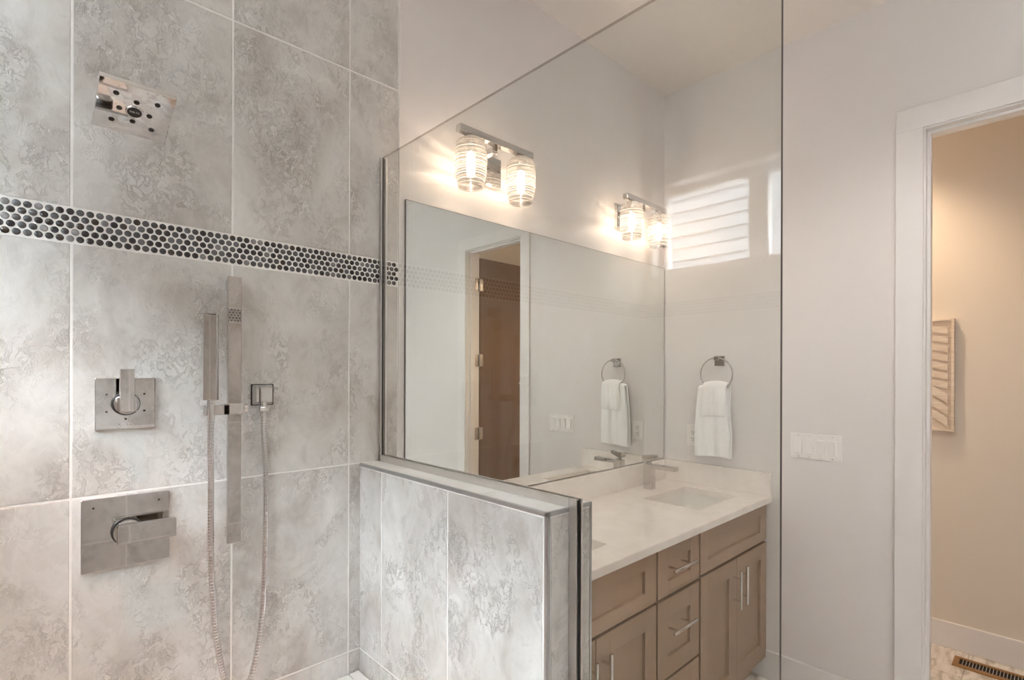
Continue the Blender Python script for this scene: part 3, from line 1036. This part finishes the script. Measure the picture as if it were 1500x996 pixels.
def pull(cx, cz, vertical, parent, recess=0.0, L=0.165, ctc=0.096, off=0.034):
    bm = new()
    d = (lambda t: (cx, cz + t)) if vertical else (lambda t: (cx + t, cz))
    a, b = d(-L / 2), d(L / 2)
    cyl(bm, (a[0], FY - off, a[1]), (b[0], FY - off, b[1]), 0.006, 20, bev=0.0008)
    for s in (-ctc / 2, ctc / 2):
        p = d(s)
        cyl(bm, (p[0], FY - off, p[1]), (p[0], FY + recess, p[1]), 0.0042, 14)
    return obj('bar_pull', bm, M['satin'], parent, 40)

def carcass(x0, x1, name_label, group=None, pname='sink_base_cabinet'):
    c = thing(pname, name_label, 'cabinet', ((x0 + x1) / 2, -0.28, 0))
    bm = new()
    t = 0.018
    box(bm, x0, x0 + t, FY + FT + 0.002, -0.003, 0.10, CB - 0.001)
    box(bm, x1 - t, x1, FY + FT + 0.002, -0.003, 0.10, CB - 0.001)
    box(bm, x0 + t, x1 - t, FY + FT + 0.002, -0.003, 0.10, 0.118)
    box(bm, x0 + t, x1 - t, -0.02, -0.003, 0.118, CB - 0.2)
    box(bm, x0 + t, x1 - t, FY + FT + 0.002, FY + FT + 0.02, 0.60, 0.70)
    box(bm, x0 + t, x1 - t, FY + FT + 0.002, FY + FT + 0.02, CB - 0.04, CB - 0.001)
    obj('body', bm, M['cabdark'], c)
    obj('toe_kick', B(x0, x1, -0.49, -0.474, 0.0, 0.10), M['taupe'], c)
    return c
g = 0.0025
# left sink base
c = carcass(CX0 + 0.004, 1.626, 'taupe sink cabinet at the left, behind the end of the pony wall')
shaker(CX0 + 0.02, 1.623, 0.660, 0.838, 0.072, 0.050, 'false_drawer_front', c)
d = shaker(CX0 + 0.02, 1.278, 0.105, 0.650, 0.070, 0.070, 'door', c)
pull(1.240, 0.525, True, d)
d = shaker(1.281, 1.623, 0.105, 0.650, 0.070, 0.070, 'door', c)
pull(1.312, 0.525, True, d)
# drawer stack
c = carcass(1.628, 1.941, 'narrow taupe drawer cabinet between the two sink cabinets', pname='drawer_cabinet')
for z0, z1, hz in ((0.662, 0.838, 0.758), (0.366, 0.650, 0.538), (0.105, 0.356, 0.25)):
    d = shaker(1.634, 1.936, z0, z1, 0.070, 0.050 if z0 > 0.6 else 0.072, 'drawer', c)
    pull(1.768, hz, False, d, recess=0.0115)
# right sink base
c = carcass(1.943, 2.612, 'taupe sink cabinet at the right, against the painted wall')
shaker(1.946, 2.608, 0.668, 0.841, 0.064, 0.048, 'false_drawer_front', c)
d = shaker(1.950, 2.279, 0.105, 0.656, 0.074, 0.070, 'door', c)
pull(2.243, 0.536, True, d)
d = shaker(2.282, 2.610, 0.105, 0.656, 0.066, 0.070, 'door', c)
pull(2.308, 0.540, True, d)

# ================================================================== SCONCES
def make_sconce(cx, label):
    zb = 2.298
    y = -0.112
    s = thing('vanity_light', label, 'wall light', (cx, 0.0, 2.235), 'two lamp vanity lights above the mirror')
    obj('backplate', B(cx - 0.106, cx + 0.106, -0.018, -0.0005, 2.175, 2.292, bev=0.002), M['chrome'], s)
    bm = new()
    box(bm, cx - 0.012, cx + 0.012, y + 0.01, -0.017, zb - 0.034, zb - 0.012, bev=0.001)
    obj('arm', bm, M['chrome'], s)
    obj('cross_bar', B(cx - 0.178, cx + 0.178, y - 0.013, y + 0.013, zb - 0.012, zb + 0.012, bev=0.0012), M['chrome'], s)
    for sg in (-1, 1):
        x = cx + sg * 0.122
        bm = new()
        cyl(bm, (x, y, zb - 0.012), (x, y, zb - 0.026), 0.008, 18)
        cyl(bm, (x, y, zb - 0.024), (x, y, zb - 0.030), 0.024, 28, bev=0.001)
        cyl(bm, (x, y, zb - 0.030), (x, y, zb - 0.072), 0.0155, 24, bev=0.001)
        so = obj('socket', bm, M['chrome'], s, 40)
        # shade: open at the bottom, threaded with fine rings
        H = 0.170
        zt = zb - 0.022
        prof_o = []
        N = 66
        for k in range(N + 1):
            t = k / N
            # full near the lower third, drawn in at the shoulder
            r = 0.0455 + 0.0115 * math.sin(PI * min(1, t * 0.86 + 0.10)) - 0.018 * max(0, 0.16 - t) ** 1.0 / 0.16 * max(0, (0.16 - t) / 0.16) - 0.004 * max(0, t - 0.75) / 0.25
            r += 0.0007 * (1 if k % 3 == 0 else -0.3)
            prof_o.append((r, zt - H * t))
        bm = new()
        prof = [(0.016, zt + 0.0015), (0.024, zt + 0.0015)] + prof_o
        lathe(bm, prof, (x, y, 0), n=56)
        sh = obj('glass_shade', bm, M['ribbed'], s, 75)
        bm = new()
        zr = zt - H
        rr = prof_o[-1][0]
        tube(bm, [(x + rr * math.cos(2 * PI * k / 56), y + rr * math.sin(2 * PI * k / 56), zr) for k in range(56)], 0.0016, 8, closed=True)
        obj('shade_rim', bm, M['ribbed'], sh, 80)
        # tubular bulb
        bz = zb - 0.070
        bm = new()
        lathe(bm, [(0.010, bz), (0.0145, bz - 0.012), (0.0155, bz - 0.03), (0.0150, bz - 0.072), (0.010, bz - 0.084), (0.0, bz - 0.088)], (x, y, 0), n=24)
        bu = obj('bulb', bm, M['bulb'], s, 80)
        bm = new()
        cyl(bm, (x, y, bz - 0.002), (x, y, bz - 0.016), 0.003, 10)
        obj('filament', bm, M['filament'], bu)
        ld = bpy.data.lights.new('bulb_light', 'POINT')
        ld.energy = SCONCE_W
        ld.color = (1.0, 0.79, 0.61)
        ld.shadow_soft_size = 0.003
        lo = bpy.data.objects.new('bulb_light', ld)
        COL.objects.link(lo)
        lo.parent = s
        lo.location = Vector((x, y, bz - 0.045)) - Vector((cx, 0.0, 2.235))
    return s
s1 = make_sconce(1.265, 'two-shade glass wall light over the left half of the mirror')
s2 = copy_tree(s1)
s2.location.x = 2.252
s2['label'] = 'two-shade glass wall light nearest the room corner'

# ================================================================== RIGHT WALL THINGS
# towel ring
ry, rz = -0.322, 1.462
tr = thing('towel_ring', 'chrome towel ring holding two white towels', 'towel ring', (XR, ry, 1.53))
obj('mount', B(XR - 0.012, XR - 0.0005, ry - 0.026, ry + 0.026, 1.500, 1.552, bev=0.0015), M['chrome'], tr)
obj('post', B(XR - 0.052, XR - 0.011, ry - 0.012, ry + 0.012, 1.528, 1.548, bev=0.0015), M['chrome'], tr)
bm = new()
RR = 0.083
tube(bm, [(XR - 0.044, ry + RR * math.sin(2 * PI * k / 64), rz - 0.004 + RR * math.cos(2 * PI * k / 64)) for k in range(64)], 0.0042, 12, closed=True)
obj('ring', bm, M['chrome'], tr, 80)

def hung(name, label, cat, yc, zt, wt, wb, front, backlen, r, th, bands, lean=0.0, seed=1):
    """cloth folded over the ring: a front flap, a roll over the top and a back flap, with soft folds"""
    rnd = random.Random(seed)
    nu = 44
    prof = []                       # (x offset from ring centre line, z)
    nb, nf = 22, 34
    for k in range(nb):
        t = k / nb
        prof.append((r, zt - r - backlen * (1 - t), 1 - t))
    for k in range(10):
        a = PI * k / 9
        prof.append((r * math.cos(a), zt - r + r * math.sin(a), 0))
    for k in range(1, nf + 1):
        t = k / nf
        prof.append((-r, zt - r - front * t, t))
    ph = [rnd.uniform(0, 6) for _ in range(3)]
    bm = new()
    rows = []
    for (dx, z, t) in prof:
        row = []
        for i in range(nu + 1):
            s = i / nu * 2 - 1
            w = (wt + (wb - wt) * min(1, t * 1.6) ** 0.8) / 2
            side = 1 if dx > 0 else -1
            fold = (0.0045 * math.sin(5 * s + ph[0]) + 0.003 * math.sin(11 * s + ph[1])) * min(1, t * 3) * (1 if side < 0 else 0.4)
            bulge = -0.006 * (1 - s * s) * math.sin(PI * min(1, t)) * (1 if side < 0 else 0)
            sag = -0.010 * s * s * (1 - t) * (1 if t < 1 else 0)
            band = 0.0
            if side < 0:
                for bz in bands:
                    band += 0.0018 * math.exp(-((t - bz) / 0.012) ** 2)
            x = XR - 0.044 + dx + fold + bulge + band
            x = min(x, XR - 0.003)
            row.append(bm.verts.new((x, yc + s * w - lean * t, z + sag + 0.003 * math.sin(2.3 * s + ph[2]) * t)))
        rows.append(row)
    for A, Bq in zip(rows[:-1], rows[1:]):
        for i in range(nu):
            bm.faces.new((A[i], A[i + 1], Bq[i + 1], Bq[i]))
    bmesh.ops.recalc_face_normals(bm, faces=bm.faces[:])
    o = obj(name, bm, M['towel'], smooth=80, base=(XR - 0.044, yc, zt - front))
    sd = o.modifiers.new('pile', 'SOLIDIFY'); sd.thickness = th; sd.offset = 0
    sb_ = o.modifiers.new('soft', 'SUBSURF'); sb_.levels = 1; sb_.render_levels = 1
    return tag(o, label, cat)
hung('hand_towel', 'long white hand towel hanging from the chrome ring', 'towel', -0.304, 1.405, 0.142, 0.185, 0.352, 0.357, 0.015, 0.008, (0.72, 0.76, 0.80), 0.0, 3)
hung('washcloth', 'small folded white washcloth laid over the long hand towel', 'towel', -0.322, 1.423, 0.122, 0.128, 0.146, 0.10, 0.0305, 0.007, (0.55, 0.62), -0.004, 3)

# switches and outlets
def wall_plate(name, label, cat, yc, zc, w, h, gangs, kind):
    o = thing(name, label, cat, (XR, yc, zc))
    obj('cover_plate', B(XR - 0.006, XR - 0.0003, yc - w / 2, yc + w / 2, zc - h / 2, zc + h / 2, bev=0.0025, seg=3), M['plastic'], o)
    for k in range(gangs):
        y = yc + (k - (gangs - 1) / 2) * -0.046
        if kind == 'switch':
            bm = new()
            t = bmesh.new()
            box(t, -0.006, 0.003, -0.0155, 0.0155, -0.0325, 0.0325, bev=0.0012)
            join(bm, t, 0, Matrix.Translation((XR - 0.0065, y, zc)) @ Matrix.Rotation(math.radians(-7 if k else 6), 4, 'Y'))
            obj('rocker', bm, M['plastic'], o)
            for dz in (-0.0485, 0.0485):
                bm = new()
                cyl(bm, (XR - 0.0058, y, zc + dz), (XR - 0.0066, y, zc + dz), 0.0026, 12)
                obj('screw', bm, M['satin'], o)
        else:
            bm = new()
            box(bm, XR - 0.009, XR - 0.005, y - 0.0165, y + 0.0165, zc - 0.0335, zc + 0.0335, bev=0.0012)
            re = obj('receptacle', bm, M['plastic'], o)
            bm = new()
            for dz in (-0.017, 0.017):
                box(bm, XR - 0.0094, XR - 0.0088, y - 0.0078, y - 0.0052, zc + dz - 0.002, zc + dz + 0.006)
                box(bm, XR - 0.0094, XR - 0.0088, y + 0.0052, y + 0.0078, zc + dz - 0.002, zc + dz + 0.006)
                cyl(bm, (XR - 0.0094, y, zc + dz - 0.0085), (XR - 0.0088, y, zc + dz - 0.0085), 0.0026, 12)
            obj('slots', bm, M['slot'], re)
    return o
wall_plate('light_switch', 'white four-gang rocker switch plate between the glass and the doorway', 'light switch', -0.763, 1.132, 0.210, 0.115, 4, 'switch')
wall_plate('power_outlet', 'white power outlet partly hidden behind the hanging towel', 'outlet', -0.178, 1.132, 0.072, 0.115, 1, 'outlet')

# ================================================================== TOILET ROOM
# carved wooden wall panel
ax = TX1
ay0, ay1, az0, az1 = -1.137, -0.737, 1.157, 1.759
art = thing('wood_wall_art', 'whitewashed slatted wooden wall panel seen through the doorway', 'wall art', (ax, (ay0 + ay1) / 2, az0))
obj('backing_board', B(ax - 0.020, ax - 0.001, ay0, ay1, az0, az1, bev=0.001), M['wash'], art)
bm = new()
fw = 0.012
box(bm, ax - 0.034, ax - 0.018, ay0, ay0 + fw, az0, az1, bev=0.001)
box(bm, ax - 0.034, ax - 0.018, ay1 - fw, ay1, az0, az1, bev=0.001)
box(bm, ax - 0.034, ax - 0.018, ay0 + fw, ay1 - fw, az0, az0 + fw, bev=0.001)
box(bm, ax - 0.034, ax - 0.018, ay0 + fw, ay1 - fw, az1 - fw, az1, bev=0.001)
obj('edge_frame', bm, M['wash'], art)
def clipped_slat(yA, zA, yB, zB, w):
    """slat between two points in the panel plane, sheared ends, w tall"""
    bm = new()
    P = [(yA, zA), (yB, zB), (yB, zB + w), (yA, zA + w)]
    a = [bm.verts.new((ax - 0.033, p[0], p[1])) for p in P]
    b = [bm.verts.new((ax - 0.019, p[0], p[1])) for p in P]
    bm.faces.new(a); bm.faces.new(b[::-1])
    for k in range(4):
        bm.faces.new((a[k], b[k], b[(k + 1) % 4], a[(k + 1) % 4]))
    bmesh.ops.recalc_face_normals(bm, faces=bm.faces[:])
    return bm
iy0 = ay0 + 0.026
ym = (ay0 + ay1) / 2
for k in range(7):
    z = 1.675 - k * 0.0485
    obj('slat', clipped_slat(iy0, z, ym, z + 0.045, 0.033), M['wash'], art)
    obj('slat', clipped_slat(ym + 0.004, z + 0.045, ay1 - 0.026, z, 0.033), M['wash'], art)
for k in range(3):
    z = 1.305 - k * 0.062
    y2 = min(ym, iy0 + 0.11)
    obj('slat', clipped_slat(iy0, z, y2, z + 0.085, 0.046), M['wash'], art)
    obj('slat', clipped_slat(ay1 - 0.026 - (y2 - iy0), z + 0.085, ay1 - 0.026, z, 0.046), M['wash'], art)

# floor register
fx0, fx1, fy0, fy1 = 3.410, 3.530, -1.475, -1.150
rg = thing('floor_register', 'brass floor vent grille set in the tile by the far baseboard', 'floor vent', ((fx0 + fx1) / 2, (fy0 + fy1) / 2, 0))
bm = new()
cells(bm, [fx0, fx0 + 0.030, fx1 - 0.022, fx1], [fy0, fy0 + 0.024, fy1 - 0.024, fy1], {(1, 1)}, lambda a, b, c: (a, b, c), 0.0003, 0.006)
obj('frame', bm, M['brass'], rg)
obj('duct_shade_sheet', B(fx0 + 0.029, fx1 - 0.021, fy0 + 0.023, fy1 - 0.023, 0.0002, 0.0008), M['void'], rg)  # thin dark sheet painting in the shade of the duct opening
ny = 22
for k in range(1, ny):
    y = fy0 + 0.024 + (fy1 - fy0 - 0.048) * k / ny
    obj('fin', B(fx0 + 0.030, fx1 - 0.022, y - 0.0012, y + 0.0012, 0.0008, 0.0052), M['alu'], rg)

# ceiling lamps: the little room's, plus two unseen ones added as fill
def can(x, y, label, watts, col, half=70, group='recessed ceiling lights'):
    o = thing('recessed_light', label, 'ceiling light', (x, y, ZC), group)
    bm = new()
    lathe(bm, [(0.052, ZC - 0.0005), (0.052, ZC - 0.004), (0.072, ZC - 0.006), (0.078, ZC - 0.0005)], (x, y, 0), n=36, closed=True)
    obj('trim_ring', bm, M['trim'], o, 50)
    bm = new()
    cyl(bm, (x, y, ZC - 0.0008), (x, y, ZC - 0.0025), 0.0515, 32)
    obj('lens', bm, M['canglow'], o)
    ld = bpy.data.lights.new('lamp_light', 'SPOT')
    ld.energy = watts
    ld.color = col
    ld.spot_size = math.radians(2 * half)
    ld.spot_blend = 0.6
    ld.shadow_soft_size = 0.045
    lo = bpy.data.objects.new('lamp_light', ld)
    COL.objects.link(lo)
    lo.parent = o
    lo.location = (0, 0, -0.03)
    return o
can(3.18, -0.62, 'recessed ceiling light in the little room beyond the doorway', TOILET_W, (1.0, 0.76, 0.52), 56)
can(1.6, -1.4, 'added unseen ceiling light filling the middle of the bathroom', CAN_FILL_W, (1.0, 0.93, 0.87), 66)  # unseen fill lamp, added to brighten counter, cabinets and right wall
can(-0.05, -0.55, 'added unseen ceiling spot warming the lower shower tile', SHOWER_FILL_W, (1.0, 0.42, 0.16), 23)  # unseen orange lamp, added to warm the lower tile
